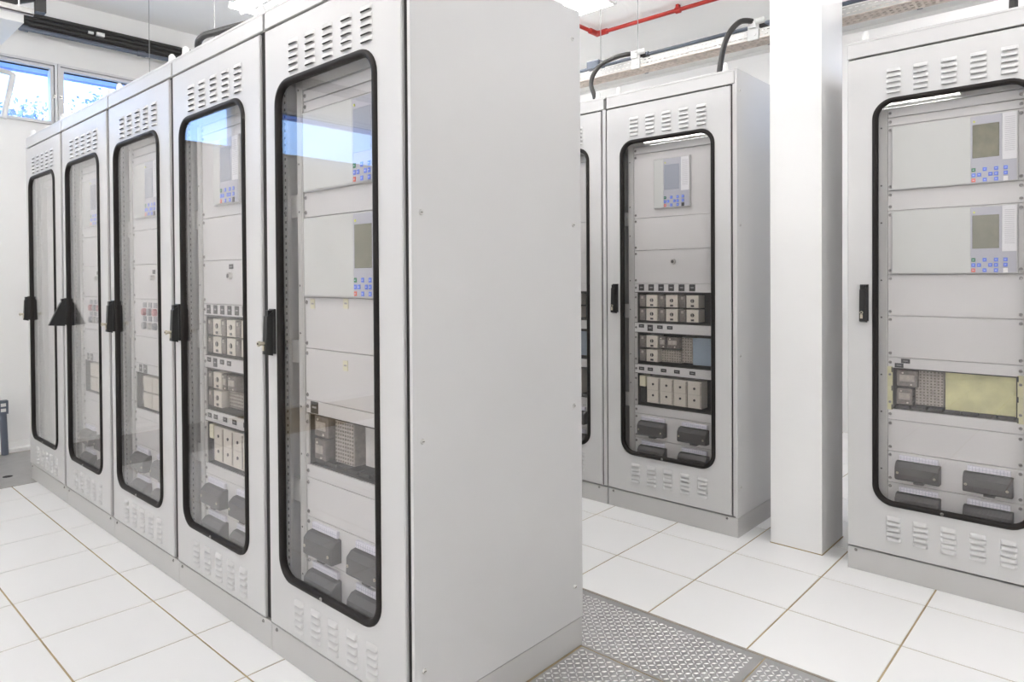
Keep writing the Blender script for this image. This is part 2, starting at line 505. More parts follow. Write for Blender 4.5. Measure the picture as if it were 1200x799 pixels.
        while z < zhi - 0.1:
            for dz in (0, 0.165):
                b.cyl((s * 0.266, PY - 0.004, z + dz), (s * 0.266, PY - 0.0065, z + dz), 0.004, 0.004, 6, 2)
            z += 0.42
        part('mounting_rail', b, ['rail', 'inner_paint', 'dark'], root)
        for z in (0.62, 1.13, 1.66):
            b = MB(); x0, x1 = sorted((s * 0.262, s * (h - 0.016)))
            b.box(x0, x1, 0.069, 0.076, zm(z) - 0.04, zm(z) + 0.04)
            bk = part('rail_bracket', b, 'rail', root)
            for dz in (-0.022, 0.022): link('screw', SCREW, bk, (s * (h - 0.036), 0.0556, zm(z) + dz))
    b = MB(); b.box(-0.285, 0.285, PY - 0.004, PY + 0.03, zm(2.065), zhi); b.box(-0.285, 0.285, PY - 0.004, PY + 0.03, zlo, zm(0.262))
    part('rail_crossbar', b, 'rail', root)
    b = MB()
    for s in (-1, 1): b.box(*sorted((s * 0.29, s * (h - 0.013))), 0.42, 0.425, zlo, zhi)
    part('inner_shield', b, 'inner_paint', root)

    def screws_on(p, za, zb_):
        if screws == 'none': return
        zs = (zb_ - 0.018, za + 0.018) if zb_ - za > 0.07 else ((za + zb_) / 2,)
        for s in ((-1, 1) if screws == 'both' else (-1,)):
            for z in zs: link('screw', SCREW, p, (s * 0.2325, PY - 0.0005, zm(z)))
    def panel(za, zb_, name='rack_panel'):
        b = MB(); b.cbox(-0.2415, 0.2415, PY, PY + 0.02, zm(za) + 0.0012, zm(zb_) - 0.0012, 0.0008)
        p = part(name, b, 'panel_paint', root); screws_on(p, za, zb_)
        return p
    def unit(x0, x1, za, zb_, lcd='lcd_olive'):
        zA, zB = zm(za), zm(zb_)
        b = MB(); b.cbox(x0, x1, PY - 0.016, PY + 0.004, zA, zB, 0.002)
        u = part('control_unit', b, 'unit_case', root, label='relay control unit with screen and keypad')
        ks = x1 - 0.157; y = PY - 0.016
        b = MB(); b.cbox(x0 + 0.004, ks, y - 0.0018, y, zA + 0.004, zB - 0.004, 0.001)
        part('glass_face', b, 'unit_glass', u)
        b = MB(); b.cbox(ks, ks + 0.105, y - 0.0016, y, zA + 0.004, zB - 0.004, 0.0008); b.box(ks + 0.104, x1 - 0.004, y - 0.0016, y, zA + 0.004, zA + 0.088)
        part('keypad_plate', b, 'keypad_plate', u)
        b = MB(); b.box(ks + 0.106, x1 - 0.004, y - 0.0016, y, zA + 0.089, zB - 0.004, 0)
        for i in range(18):
            z = zB - 0.022 - i * 0.0078
            b.box(ks + 0.114, x1 - 0.010, y - 0.0019, y - 0.0014, z - 0.0011, z + 0.0011, 1)
        part('lamp_label', b, ['led_panel', 'led_line'], u)
        b = MB(); b.cbox(ks + 0.006, ks + 0.096, y - 0.0026, y - 0.0014, zB - 0.174, zB - 0.038, 0.0008)
        part('screen', b, lcd, u)
        b = MB(); b.cyl((ks + 0.012, y - 0.0014, zB - 0.026), (ks + 0.012, y - 0.004, zB - 0.026), 0.004, 0.004, 8)
        part('indicator_lamp', b, 'lamp_yellow', u)
        r0 = zA + 0.056
        for kx, kr, c in ((0.010, 0, 'key_green'), (0.010, 1, 'key_blue'), (0.029, 1, 'key_blue'), (0.010, 2, 'key_red'), (0.048, 0, 'key_blue'), (0.048, 2, 'key_blue'),
                          (0.067, 1, 'key_blue'), (0.086, 0, 'key_blue'), (0.086, 1, 'key_blue'), (0.086, 2, 'key_blue'), (0.117, 0, 'key_blue'), (0.117, 1, 'key_blue')):
            link('key', KEYS[c], u, (ks + kx, y - 0.0016, r0 - kr * 0.0212))
        b = MB(); b.cbox(ks + 0.109, ks + 0.125, y - 0.004, y - 0.001, r0 - 0.053, r0 - 0.034, 0.001)
        part('service_port', b, 'white_plastic' if lcd != 'lcd_blue' else 'black', u)
        return u
    def labels_on(p, items):
        for me, x, z in items: link('label', me, p, (x, PY - 0.0004, zm(z)))
    def tray(za, zb_, depth=0.12):
        zA, zB = zm(za), zm(zb_)
        b = MB(); t = 0.004
        b.box(-0.2415, 0.2415, PY + depth, PY + depth + t, zA, zB)
        b.box(-0.2415, 0.2415, PY + 0.004, PY + depth, zA, zA + t); b.box(-0.2415, 0.2415, PY + 0.004, PY + depth, zB - t, zB)
        b.box(-0.2415, -0.222, PY + 0.004, PY + depth, zA, zB); b.box(0.222, 0.2415, PY + 0.004, PY + depth, zA, zB)
        t = part('relay_rack', b, 'recess', root)
        b = MB()
        for s in (-1, 1): b.box(*sorted((s * 0.2235, s * 0.2415)), PY - 0.002, PY + 0.003, zA + 0.003, zB - 0.003)
        part('rack_flange', b, 'zinc', t)
        for s in ((-1, 1) if screws == 'both' else (-1,)):
            for z in (zA + 0.03, zB - 0.03): link('screw', SCREW, t, (s * 0.2325, PY - 0.002, z))
        return t
    def terms(za):
        p = panel(za, za + 0.1385)
        for x0 in (-0.206, 0.044):
            t = link('terminal_block', TERM, root, (x0, PY - 0.0005, zm(za + 0.064)))
            link('label_strip', TERM_LABEL, t)
            for sx in (0.011, 0.150):
                link('screw', SCREW_Y, t, (sx, -0.0405, -0.008 if sx < 0.05 else -0.012))

    panel(2.0225, 2.062)
    if config in ('A', 'L'):
        panel(1.985, 2.0215)
        f1 = panel(1.70, 1.985); unit(-0.2245, 0.2245, 1.70, 1.978, 'lcd_film' if config == 'A' else 'lcd_blue')
        panel(1.612, 1.70)
        panel(1.33, 1.612); unit(-0.2245, 0.2245, 1.332, 1.608)
        p = panel(1.149, 1.33)
        if config == 'L': labels_on(p, ((LAB_CREAM, -0.195, 1.307), (LAB_CREAM, 0.0, 1.312)))
        p = panel(0.9653, 1.149)
        if config == 'L': labels_on(p, ((LAB_CREAM, -0.005, 1.105),))
        p = panel(0.918, 0.9653)
        if config == 'A': labels_on(p, ((LAB_W, -0.197, 0.9305), (LAB_W, -0.172, 0.951)))
        else: labels_on(p, ((LAB_BIG, -0.19, 0.942),))
        t = tray(0.7364, 0.918, 0.10)
        zt = zm(0.83); y = PY + 0.012
        link('clear_relay', clear_relay_mesh(0.082, 0.072), t, (-0.21, y, zt + 0.044))
        link('clear_relay', clear_relay_mesh(0.062, 0.072), t, (-0.21, y, zt - 0.036))
        link('relay_socket', socket_mesh(0.108, 0.152, 8, 12), t, (-0.142 if config == 'A' else -0.12, y + 0.012, zt + 0.006))
        if config == 'A':
            b = MB(); b.box(-0.028, 0.215, PY + 0.03, PY + 0.034, zt - 0.078, zt + 0.088)
            part('backing_plate', b, 'gold_plate', t, label='yellow passivated metal plate')
            for s in (-1, 1):
                b = MB(); b.cbox(*sorted((s * 0.2225, s * 0.245)), PY - 0.004, PY + 0.004, zt - 0.098, zt + 0.094, 0.001, 0)
                for z in (-0.085, -0.002, 0.08): b.box(*sorted((s * 0.222, s * 0.2265)), PY - 0.0048, PY - 0.003, zt + z - 0.011, zt + z + 0.011, 1)
                part('flange', b, ['gold_flange', 'dark'], t, label='yellow passivated bracket')
        else:
            b = MB(); b.box(0.03, 0.09, PY + 0.05, PY + 0.056, zt - 0.06, zt + 0.088); b.box(0.10, 0.215, PY + 0.07, PY + 0.075, zt - 0.06, zt + 0.088)
            part('backing_plate', b, 'zinc', t)
        b = MB()
        for k in range(7): b.box(-0.215 + k * 0.062, -0.16 + k * 0.062, PY + 0.02, PY + 0.06, zm(0.738), zm(0.753))
        part('cable_guide', b, 'dark', t)
        panel(0.689, 0.7364); panel(0.5489, 0.689)
    elif config == 'B':
        panel(1.6585, 2.0215); unit(-0.107, 0.112, 1.704, 1.977, 'lcd_blue')
        panel(1.475, 1.6585)
        p = panel(1.289, 1.475)
        b = MB(); b.cyl((0.006, PY, zm(1.409)), (0.006, PY - 0.014, zm(1.409)), 0.0145, 0.0135, 14, 0).cyl((0.006, PY - 0.014, zm(1.409)), (0.006, PY - 0.0155, zm(1.409)), 0.009, 0.008, 12, 1)
        b.box(0.0045, 0.0075, PY - 0.0165, PY - 0.015, zm(1.409) - 0.007, zm(1.409) + 0.007, 2)
        part('key_switch', b, ['steel', 'charcoal', 'black'], p, smooth=True)
        labels_on(p, ((LAB_W, 0.01, 1.447),)) if xl < -2.5 else None
        p = panel(1.240, 1.289)
        labels_on(p, [(LAB_SQ, -0.196 + i * 0.0625, 1.266) for i in range(6)])
        y = PY + 0.004
        t = tray(1.065, 1.240)
        for i in range(3):
            for j in range(2): link('flag_relay', FLAG, t, (-0.210 + i * 0.124, y, zm(1.191 - j * 0.077)))
        p = panel(1.012, 1.065)
        labels_on(p, ((LAB_W, -0.197, 1.048), (LAB_SQ, -0.141, 1.039), (LAB_W, -0.079, 1.046), (LAB_W, -0.018, 1.045)))
        t = tray(0.829, 1.012)
        link('flag_relay', FLAG, t, (-0.210, y, zm(0.962))); link('flag_relay', FLAG, t, (-0.210, y, zm(0.883)))
        link('clear_relay', clear_relay_mesh(0.038, 0.066), t, (-0.086, y, zm(0.962)))
        link('clear_relay', clear_relay_mesh(0.072, 0.062), t, (-0.040, y, zm(0.962)))
        link('relay_socket', socket_mesh(0.062, 0.14, 4, 9), t, (0.036, y + 0.02, zm(0.925)))
        link('relay_socket', socket_mesh(0.12, 0.07, 8, 5), t, (-0.088, y + 0.02, zm(0.885)))
        b = MB(); b.box(0.104, 0.215, PY + 0.03, PY + 0.034, zm(0.848), zm(0.995))
        part('blanking_plate', b, 'smoke_blue', t, label='blue-grey blank plate')
        p = panel(0.779, 0.829)
        labels_on(p, [(LAB_W, x, 0.806) for x in (-0.197, -0.141, -0.057, 0.024, 0.116)])
        t = tray(0.595, 0.779, 0.09)
        b = MB(); b.cbox(-0.214, -0.178, y, y + 0.06, zm(0.705), zm(0.765), 0.002)
        part('relay_cap', b, 'cream', t)
        b = MB(); b.cbox(-0.214, -0.178, y + 0.012, y + 0.07, zm(0.612), zm(0.70), 0.002)
        part('socket_block', b, 'black', t)
        for i in range(4): link('relay_block', TALL, t, (-0.166 + i * 0.0838, y, zm(0.690)))
        panel(0.5489, 0.595)
    elif config == 'C':
        panel(1.645, 2.0215); unit(-0.185, 0.118, 1.704, 1.977, 'lcd_blue')
        panel(1.472, 1.645)
        p = panel(1.298, 1.472)
        b = MB(); b.box(0.002, 0.032, PY - 0.002, PY, zm(1.423), zm(1.444), 0)
        b.cyl((0.017, PY, zm(1.405)), (0.017, PY - 0.02, zm(1.405)), 0.013, 0.012, 12, 1)
        part('key_switch', b, ['label_black', 'steel'], p, smooth=True)
        p = panel(1.106, 1.298)
        for i in range(3):
            for j in range(4):
                x = -0.10 + i * 0.066; z = zm(1.268 - j * 0.0345)
                b = MB()
                if j in (0, 2): b.cbox(x - 0.02, x + 0.02, PY - 0.003, PY, z - 0.012, z + 0.012, 0.001); part('name_plate', b, 'button_grey', p)
                else:
                    b.cyl((x, PY, z), (x, PY - 0.014, z), 0.0185, 0.017, 10)
                    part('push_button', b, 'button_red' if (j == 1 and i != 1) else ('steel' if (j == 3 and i == 1) else 'button_grey'), p, smooth=True)
        panel(0.968, 1.106)
        p = panel(0.92, 0.968); labels_on(p, ((LAB_SQ, -0.165, 0.944), (LAB_BIG, -0.105, 0.944)))
        t = tray(0.733, 0.92, 0.09)
        y = PY + 0.004
        for j in range(2):
            z = zm(0.870 - j * 0.083)
            link('clear_relay', clear_relay_mesh(0.07, 0.074), t, (-0.21, y + 0.02, z))
            for i in range(3):
                b = MB(); b.cbox(-0.128 + i * 0.112, -0.024 + i * 0.112, y - 0.006, y + 0.06, z - 0.037, z + 0.037, 0.003)
                part('relay_cover', b, 'beige', t)
        panel(0.689, 0.733); panel(0.5489, 0.689)
    if config == 'D':
        b = MB(); b.cbox(-0.2415, 0.2415, PY + 0.02, PY + 0.03, zm(0.28), zm(2.02), 0.002)
        pn = part('equipment_door', b, 'panel_paint', root)
        b = MB(); b.cbox(-0.19, 0.2, PY + 0.012, PY + 0.02, zm(0.55), zm(1.72), 0.003)
        part('blank_cover', b, 'panel_paint', pn)
    else:
        terms(0.4103); terms(0.2718)
    for c in caps:
        link('roof_cap', ROOF_CAP, root, (-h + c * W, 0.03, ztop))
    return root

# ------------------------------------------------------------------ room shell
XW, XE, YS, YB, ZC = -6.45, 3.2, -3.6, 6.2, 3.58
YL, YR = 1.2232, 3.3416
fb = MB(); fb.box(XW - 0.2, XE + 0.2, YS - 0.2, YB + 0.2, -0.2, -0.0026)
floor = struct('floor', fb, 'grout', 'white square tile floor with tan joints and checker plate strip')
tile_cache = {}
REST = MB()
def tile(x0, x1, y0, y1, rest=False):
    w, d = round(x1 - x0, 4), round(y1 - y0, 4)
    if w < 0.02 or d < 0.02: return
    if rest:
        REST.box(x0 + 0.0034, x1 - 0.0034, y0 + 0.0034, y1 - 0.0034, -0.008, 0.0); return
    if (w, d) not in tile_cache:
        g, c = 0.0034, 0.0012
        a, b2 = w / 2 - g, d / 2 - g
        v = [(-a, -b2, -0.008), (a, -b2, -0.008), (a, b2, -0.008), (-a, b2, -0.008), (-a, -b2, -c), (a, -b2, -c), (a, b2, -c), (-a, b2, -c),
             (-a + c, -b2 + c, 0), (a - c, -b2 + c, 0), (a - c, b2 - c, 0), (-a + c, b2 - c, 0)]
        f = [(0, 3, 2, 1), (8, 9, 10, 11)]
        for k in range(4):
            j = (k + 1) % 4
            f += [(k, j, 4 + j, 4 + k), (4 + k, 4 + j, 8 + j, 8 + k)]
        tile_cache[(w, d)] = MB().add(v, f).mesh('floor_tile', 'tile')
    link('floor_tile', tile_cache[(w, d)], floor, ((x0 + x1) / 2, (y0 + y1) / 2, 0))
def tiles(xa, xb, ya, yb, xg, yg, near, p=0.4005):
    i0 = math.floor((xa - xg) / p); j0 = math.floor((ya - yg) / p)
    i = i0
    while xg + i * p < xb - 1e-4:
        j = j0
        while yg + j * p < yb - 1e-4:
            mx, my = xg + (i + 0.5) * p, yg + (j + 0.5) * p
            tile(max(xa, xg + i * p), min(xb, xg + (i + 1) * p), max(ya, yg + j * p), min(yb, yg + (j + 1) * p), not (near[0] < mx < near[1] and near[2] < my < near[3]))
            j += 1
        i += 1
tiles(-5.325, XE, YS, 1.30, -4.990, 1.0921, (-9, 0.6, -1.6, 9))
tiles(XW + 0.09, XE, 2.372, YB, -2.2188, 3.1633, (-3.6, 1.2, 0, 4.4))
tiles(-1.463, XE, 1.30, 1.548, -4.990, 1.0921, (-9, 0.6, -1.6, 9))
tag(part('floor_tiles', REST, 'tile', floor), None, kind='stuff')

def checker(x0, x1, y0, y1, tread=True):
    b = MB(); b.box(x0 + 0.003, x1 - 0.003, y0 + 0.003, y1 - 0.003, -0.0055, 0.0)
    p = part('checker_plate', b, 'plate_metal', floor)
    if not tread: return p
    t = MB()
    L, w, hh = 0.0102, 0.0034, 0.0026
    pt = 0.0192
    nx = int((x1 - x0 - 0.02) / pt); ny = int((y1 - y0 - 0.02) / pt)
    for i in range(nx):
        for j in range(ny):
            cx = x0 + 0.018 + i * pt; cy = y0 + 0.018 + j * pt
            a = math.radians(45 if (i + j) % 2 else 135)
            ca, sa = math.cos(a), math.sin(a)
            pts = [(-L, 0, 0), (0, -w, 0), (L, 0, 0), (0, w, 0), (-L * 0.45, 0, hh), (L * 0.45, 0, hh)]
            t.add([(cx + x * ca - y * sa, cy + x * sa + y * ca, z) for x, y, z in pts], [(0, 1, 4), (1, 5, 4), (1, 2, 5), (2, 3, 5), (3, 4, 5), (3, 0, 4)])
    me = bpy.data.meshes.new('tread'); me.from_pydata(t.v, [], t.f); me.materials.append(MATS['tread_metal'])
    o = link('tread', me, p); o['kind'] = 'stuff'
    return p
for (xa, xb) in ((-3.35, -2.55), (-2.55, -1.75), (-1.75, -0.945), (-0.945, -0.145), (-0.145, 0.655)):
    checker(xa, xb, 1.997, 2.362)
checker(-1.465, -0.66, 1.55, 1.995); checker(-0.66, 0.15, 1.55, 1.995)
checker(-5.325, -3.35, 1.997, 2.362, False); checker(0.655, XE, 1.997, 2.362, False); checker(0.15, XE, 1.55, 1.995, False)
eb2 = MB(); eb2.box(-5.325, XE, 2.362, 2.371, -0.0055, 0.0015)
part('plate_edge', eb2, 'plate_edge', floor)
for k in range(4): checker(-6.36, -5.33, -0.55 + k * 0.7, 0.15 + k * 0.7, False)
sl = MB(); sl.cyl((-5.62, 1.13, 0.0), (-5.62, 1.13, 0.0012), 0.03, 0.03, 10)
part('lift_hole', sl, 'dark', floor)

# walls
WZ0, WZ1 = 2.585, 3.085
def wall_x(name, x0, x1, holes, ya, yb, label):
    """wall slab at constant x with a row of openings (y0,y1) between WZ0 and WZ1"""
    b = MB()
    b.box(x0, x1, ya, yb, 0, WZ0); b.box(x0, x1, ya, yb, WZ1, ZC)
    y = ya
    for (h0, h1) in holes:
        b.box(x0, x1, y, h0, WZ0, WZ1); y = h1
    b.box(x0, x1, y, yb, WZ0, WZ1)
    return struct(name, b, 'wall_white', label)
far_holes = [(-2.95, -1.10), (-0.72, 1.22), (1.235, 1.668), (1.668, 2.62), (3.4, 5.2)]
far_open = [(-2.95, -1.10), (-0.72, 2.62), (3.4, 5.2)]
wall_x('wall_left', XW - 0.2, XW, far_open, YS, YB, 'white end wall with high windows')
b = MB(); b.box(XE, XE + 0.2, YS, YB, 0, ZC); struct('wall_right', b, 'wall_white', 'white side wall')
b = MB(); b.box(XW - 0.2, XE + 0.2, YS - 0.2, YS, 0, ZC); struct('wall_front', b, 'wall_white', 'white wall behind the viewer')
b = MB()
b.box(XW - 0.2, XE + 0.2, YB, YB + 0.2, 0, WZ0); b.box(XW - 0.2, XE + 0.2, YB, YB + 0.2, WZ1, ZC)
b.box(XW - 0.2, -0.40, YB, YB + 0.2, WZ0, WZ1); b.box(1.4, XE + 0.2, YB, YB + 0.2, WZ0, WZ1)
struct('wall_back', b, 'wall_white', 'white back wall behind the cable tray')
b = MB(); b.box(XW - 0.2, XE + 0.2, YS - 0.2, YB + 0.2, ZC, ZC + 0.2)
struct('ceiling', b, 'ceiling_white', 'plain white ceiling')
b = MB(); b.box(XW, XW + 0.06, YS, YB, ZC - 0.155, ZC)
struct('trim_1', b, 'ceiling_white', 'white beam along the top of the end wall')
b = MB(); b.box(XW, XW + 0.085, YS, 5.9, 0, 0.028); b.box(XW, XW + 0.02, YS, 5.9, 0.028, 0.075)
struct('baseboard_left', b, 'wall_white', 'white skirting at the foot of the end wall')

# windows in the end wall ---------------------------------------------------------
def window_x(idx, y0, y1, label, handle=0):
    z0, z1 = WZ0, WZ1; x = XW - 0.03
    b = MB(); fw = 0.048; q = 0.024
    for (d, xa, xb) in ((0.002, x - 0.05, x + 0.046), (q, x - 0.045, x + 0.03)):
        w_ = q - 0.006 if d < 0.01 else fw - q
        ya, yb, za, zb_ = y0 + d, y1 - d, z0 + d * 0.6, z1 - d
        b.box(xa, xb, ya, yb, za, za + w_ * 0.6); b.box(xa, xb, ya, yb, zb_ - w_, zb_)
        b.box(xa, xb, ya, ya + w_, za + w_ * 0.6, zb_ - w_); b.box(xa, xb, yb - w_, yb, za + w_ * 0.6, zb_ - w_)
    b.box(x - 0.05, x - 0.03, y0, y1, z0, z0 + 0.012); b.box(x - 0.05, x - 0.03, y0, y1, z1 - 0.04, z1)
    b.box(x - 0.05, x - 0.03, y0, y0 + 0.04, z0, z1); b.box(x - 0.05, x - 0.03, y1 - 0.04, y1, z0, z1)
    o = struct('window_%d' % idx, b, 'window_frame', label)
    g = MB(); g.box(x - 0.022, x - 0.016, y0 + fw * 0.8, y1 - fw * 0.8, z0 + 0.02, z1 - fw * 0.8)
    part('pane', g, 'window_glass', o)
    g = MB()
    g.box(x - 0.026, x - 0.012, y0 + fw, y1 - fw, z1 - fw - 0.008, z1 - fw)
    part('pane_seal', g, 'dark', o)
    if handle:
        yh = y0 + 0.022 if handle < 0 else y1 - 0.022
        g = MB(); g.box(x + 0.03, x + 0.042, yh - 0.010, yh + 0.010, 2.80, 2.83); g.box(x + 0.03, x + 0.06, yh - 0.007, yh + 0.007, 2.812, 2.822)
        part('catch', g, 'steel', o)
    return o
window_x(1, -2.95, -1.10, 'high window reflected in the cabinet glass')
window_x(2, -0.72, 0.60, 'high window left of the white pipe')
window_x(3, 0.60, 1.668, 'high window with white bent pipe in front of it', 1)
window_x(4, 1.668, 2.62, 'high window partly hidden by the cabinet tops', -1)
window_x(5, 3.4, 5.2, 'high window behind the cabinet rows')
b = MB(); z0, z1 = WZ0, WZ1
for (a, c) in ((-0.40, 0.5), (0.5, 1.4)):
    b.box(a, a + 0.048, YB + 0.0, YB + 0.08, z0, z1); b.box(c - 0.048, c, YB, YB + 0.08, z0, z1)
b.box(-0.40, 1.4, YB, YB + 0.08, z0, z0 + 0.03); b.box(-0.40, 1.4, YB, YB + 0.08, z1 - 0.048, z1)
w6 = struct('window_6', b, 'window_frame', 'high window in the back wall')
g = MB(); g.box(-0.38, 1.38, YB + 0.03, YB + 0.036, z0 + 0.02, z1 - 0.03); part('pane', g, 'window_glass', w6)

# outside ----------------------------------------------------------------------
b = MB(); b.box(-7.20, -6.66, -4.0, 6.6, 3.165, 3.32); b.box(-7.20, -7.17, -4.0, 6.6, 3.15, 3.40)
tag(part('roof_eave', b, 'eave_blue_shade'), 'roof overhang outside the high windows, blue daylight shade in its colour', 'eave')
b = MB(); b.box(-45, -6.66, -30, 30, -0.9, -0.8)
struct('ground', b, 'grass_ground', 'grass outside the windows')
def tree(x, y, z0, h, r, seed, label):
    rnd = random.Random(seed)
    root = thing('tree', label, 'tree', (x, y, z0), 'trees outside the window')
    t = MB(); t.tube([(0, 0, 0), (0.05, 0.03, h * 0.4), (-0.04, 0.06, h * 0.8)], 0.09, 7)
    part('trunk', t, 'bark', root)
    for k in range(5):
        a = rnd.uniform(0, 6.28)
        t = MB(); t.tube([(0, 0, h * (0.4 + 0.08 * k)), (math.cos(a) * r * 0.5, math.sin(a) * r * 0.5, h * (0.62 + 0.06 * k))], 0.03, 5)
        part('branch', t, 'bark', root)
    f = MB()
    for c in range(34):
        a = rnd.uniform(0, 6.28); rr = r * math.sqrt(rnd.random()); cz = h * (0.55 + 0.42 * rnd.random() * (1 - 0.5 * rr / r))
        c0 = Vector((math.cos(a) * rr, math.sin(a) * rr, cz))
        for l in range(80):
            p = c0 + Vector((rnd.gauss(0, 1), rnd.gauss(0, 1), rnd.gauss(0, 0.8))) * 0.17
            d = Vector((rnd.gauss(0, 1), rnd.gauss(0, 1), rnd.gauss(0, 1))).normalized(); e = d.orthogonal().normalized() * 0.024; d *= 0.05
            f.add([p - d, p + e, p + d, p - e + Vector((0, 0, 0.01))], [(0, 1, 2, 3)])
    me = bpy.data.meshes.new('foliage'); me.from_pydata(f.v, [], f.f); me.materials.append(MATS['leaf_skylit'])
    o = link('foliage', me, root); o['kind'] = 'stuff'
tree(-13.0, 2.72, -0.8, 5.35, 0.55, 3, 'leafy tree seen in the leftmost window pane')
tree(-16.4, 3.83, -0.8, 6.25, 0.7, 5, 'leafy tree left of the window mullion')
tree(-14.6, 4.45, -0.8, 6.2, 0.7, 8, 'leafy tree seen right of the window mullion')

# ------------------------------------------------------------------ column
b = MB(); b.box(-1.335, -1.092, 3.405, 3.715, 0.0, ZC)
colm = tag(part('column', b, 'column_white'), 'square white concrete column between two cabinets', 'column')
b = MB(); b.box(-1.338, -1.089, 3.402, 3.718, 0.0, 0.004)
part('joint_seal', b, 'grout', colm)

# ------------------------------------------------------------------ cabinets
zR = lambda z: z
zL = lambda z: 0.9686 * z - 0.0227
WL = 0.797
LEFT = [
 ('L', 'nearest grey cabinet with a broad blank side panel, left of the checker plate', 0.018, 0.0, 'both'),
 ('B', 'second cabinet from the front in the left row, small relays and black labels inside', 0.018, 0.0, 'both'),
 ('C', 'middle cabinet of the left row, push buttons behind its glass door', 0.018, 0.0, 'left'),
 ('C', 'fourth cabinet of the left row, its black handle swung outward', 0.018, 0.05, 'left'),
 ('D', 'farthest cabinet of the left row, plain blank cover behind its glass', 0.018, 0.0, 'none'),
]
for k, (cfg, lab, ko, lo, sc) in enumerate(LEFT):
    cabinet('equipment_cabinet', lab, -1.470 - (k + 1) * WL, YL, WL, 0.785, zL, 2.278, 2.2033, cfg, (0.074, 0.575), ko, lo, sc, side_screws=(k == 0), end=(k == 0))
cabinet('equipment_cabinet', 'grey cabinet mostly hidden behind the nearest side panel', -3.047, YR, 0.782, 0.80, zR, 2.3723, 2.2942, 'B', (0.0925, 0.5735), 0, 0, 'left', post=True)
cabinet('equipment_cabinet', 'grey cabinet left of the white column, rows of relays inside', -2.261, YR, 0.784, 0.80, zR, 2.3723, 2.2942, 'B', (0.0925, 0.5735), side_screws=True, end=True, post=True)
cabinet('equipment_cabinet', 'grey cabinet right of the white column, two wide keypad units inside', -0.963, YR, 0.788, 0.80, zR, 2.3723, 2.2942, 'A', (0.104, 0.5735), end=True, post=True)

# ------------------------------------------------------------------ lights
def fixture(x0, y0, label):
    """open twin-tube batten hung below the ceiling on two rods"""
    L, z = 1.26, 3.24
    t = thing('ceiling_light', label, 'light', (x0 + L / 2, y0, z), 'fluorescent ceiling lights')
    h = L / 2
    b = MB(); b.box(-h, h, -0.035, 0.035, 0.0, 0.05)
    b.add([(-h, -0.035, 0.0), (h, -0.035, 0.0), (h, 0, -0.03), (-h, 0, -0.03), (-h, 0.035, 0), (h, 0.035, 0)], [(0, 1, 2, 3), (3, 2, 5, 4), (0, 3, 4), (1, 5, 2), (0, 4, 5, 1)])
    part('housing', b, 'reflector', t)
    for s in (-1, 1):
        b = MB(); b.cyl((-h + 0.03, s * 0.085, 0.0), (h - 0.03, s * 0.085, 0.0), 0.014, 0.014, 10)
        part('fluorescent_tube', b, 'tube', t, smooth=True)
        b = MB(); b.cyl((s * h * 0.7, 0, 0.05), (s * h * 0.7, 0, ZC - z), 0.003, 0.003, 6)
        part('hanger', b, 'rod_grey', t)
        b = MB(); b.box(*sorted((s * (h - 0.03), s * (h - 0.006))), -0.10, 0.10, -0.014, 0.03)
        part('lamp_holder', b, 'white_plastic', t)
fixture(-4.70, 2.36, 'ceiling light above the far end of the left cabinet row')
fixture(-3.92, 3.98, 'ceiling light beside the red pipe')
k = 0
OUT = [(-2.95, 2.36), (-0.4, 2.36), (-0.85, 5.3), (0.9, 4.6), (-5.75, 4.95), (-5.2, 0.15), (-2.6, 0.15), (0.0, 0.15), (-5.2, -2.0), (-2.6, -2.0), (0.0, -2.0)]  # unseen lamps behind both rows are placed to brighten back wall and ceiling
PLACE = ['above the near end of the left cabinet row', 'above the checker plate strip', 'unseen behind the right row, set there to brighten the back wall', 'above the cabinet right of the column', 'added out of sight behind the left row to brighten the back wall',
         'at the window end of the tiled aisle', 'over the middle of the tiled aisle', 'straight above the viewer',
         'by the front wall nearest the windows', 'by the middle of the front wall', 'behind the viewer at the front wall']
for (x, y), pl_ in zip(OUT, PLACE): fixture(x, y, 'fluorescent ceiling light ' + pl_)

# ------------------------------------------------------------------ red pipe, conduit, tray
b = MB()
zp = ZC - 0.045
b.tube([(-3.61, 2.9, zp), (-3.61, 5.15, zp), (-3.56, 5.2, zp), (3.19, 5.2, zp)], 0.0175, 10)
rp = thing('red_conduit', 'red pipe with a corner elbow under the ceiling', 'pipe', (0, 0, 0))
part('pipe', b, 'red_pipe', rp, smooth=True)
b = MB(); b.cyl((-3.61, 5.09, zp), (-3.61, 5.21, zp), 0.026); b.cyl((-3.62, 5.2, zp), (-3.50, 5.2, zp), 0.026)
part('elbow', b, 'red_pipe', rp, smooth=True)
for x in (-2.80, -1.6):
    b = MB(); b.cyl((x - 0.02, 5.2, zp), (x + 0.02, 5.2, zp), 0.027); b.box(x - 0.012, x + 0.012, 5.18, 5.22, zp, ZC - 0.002)
    part('pipe_clip', b, 'red_pipe', rp)

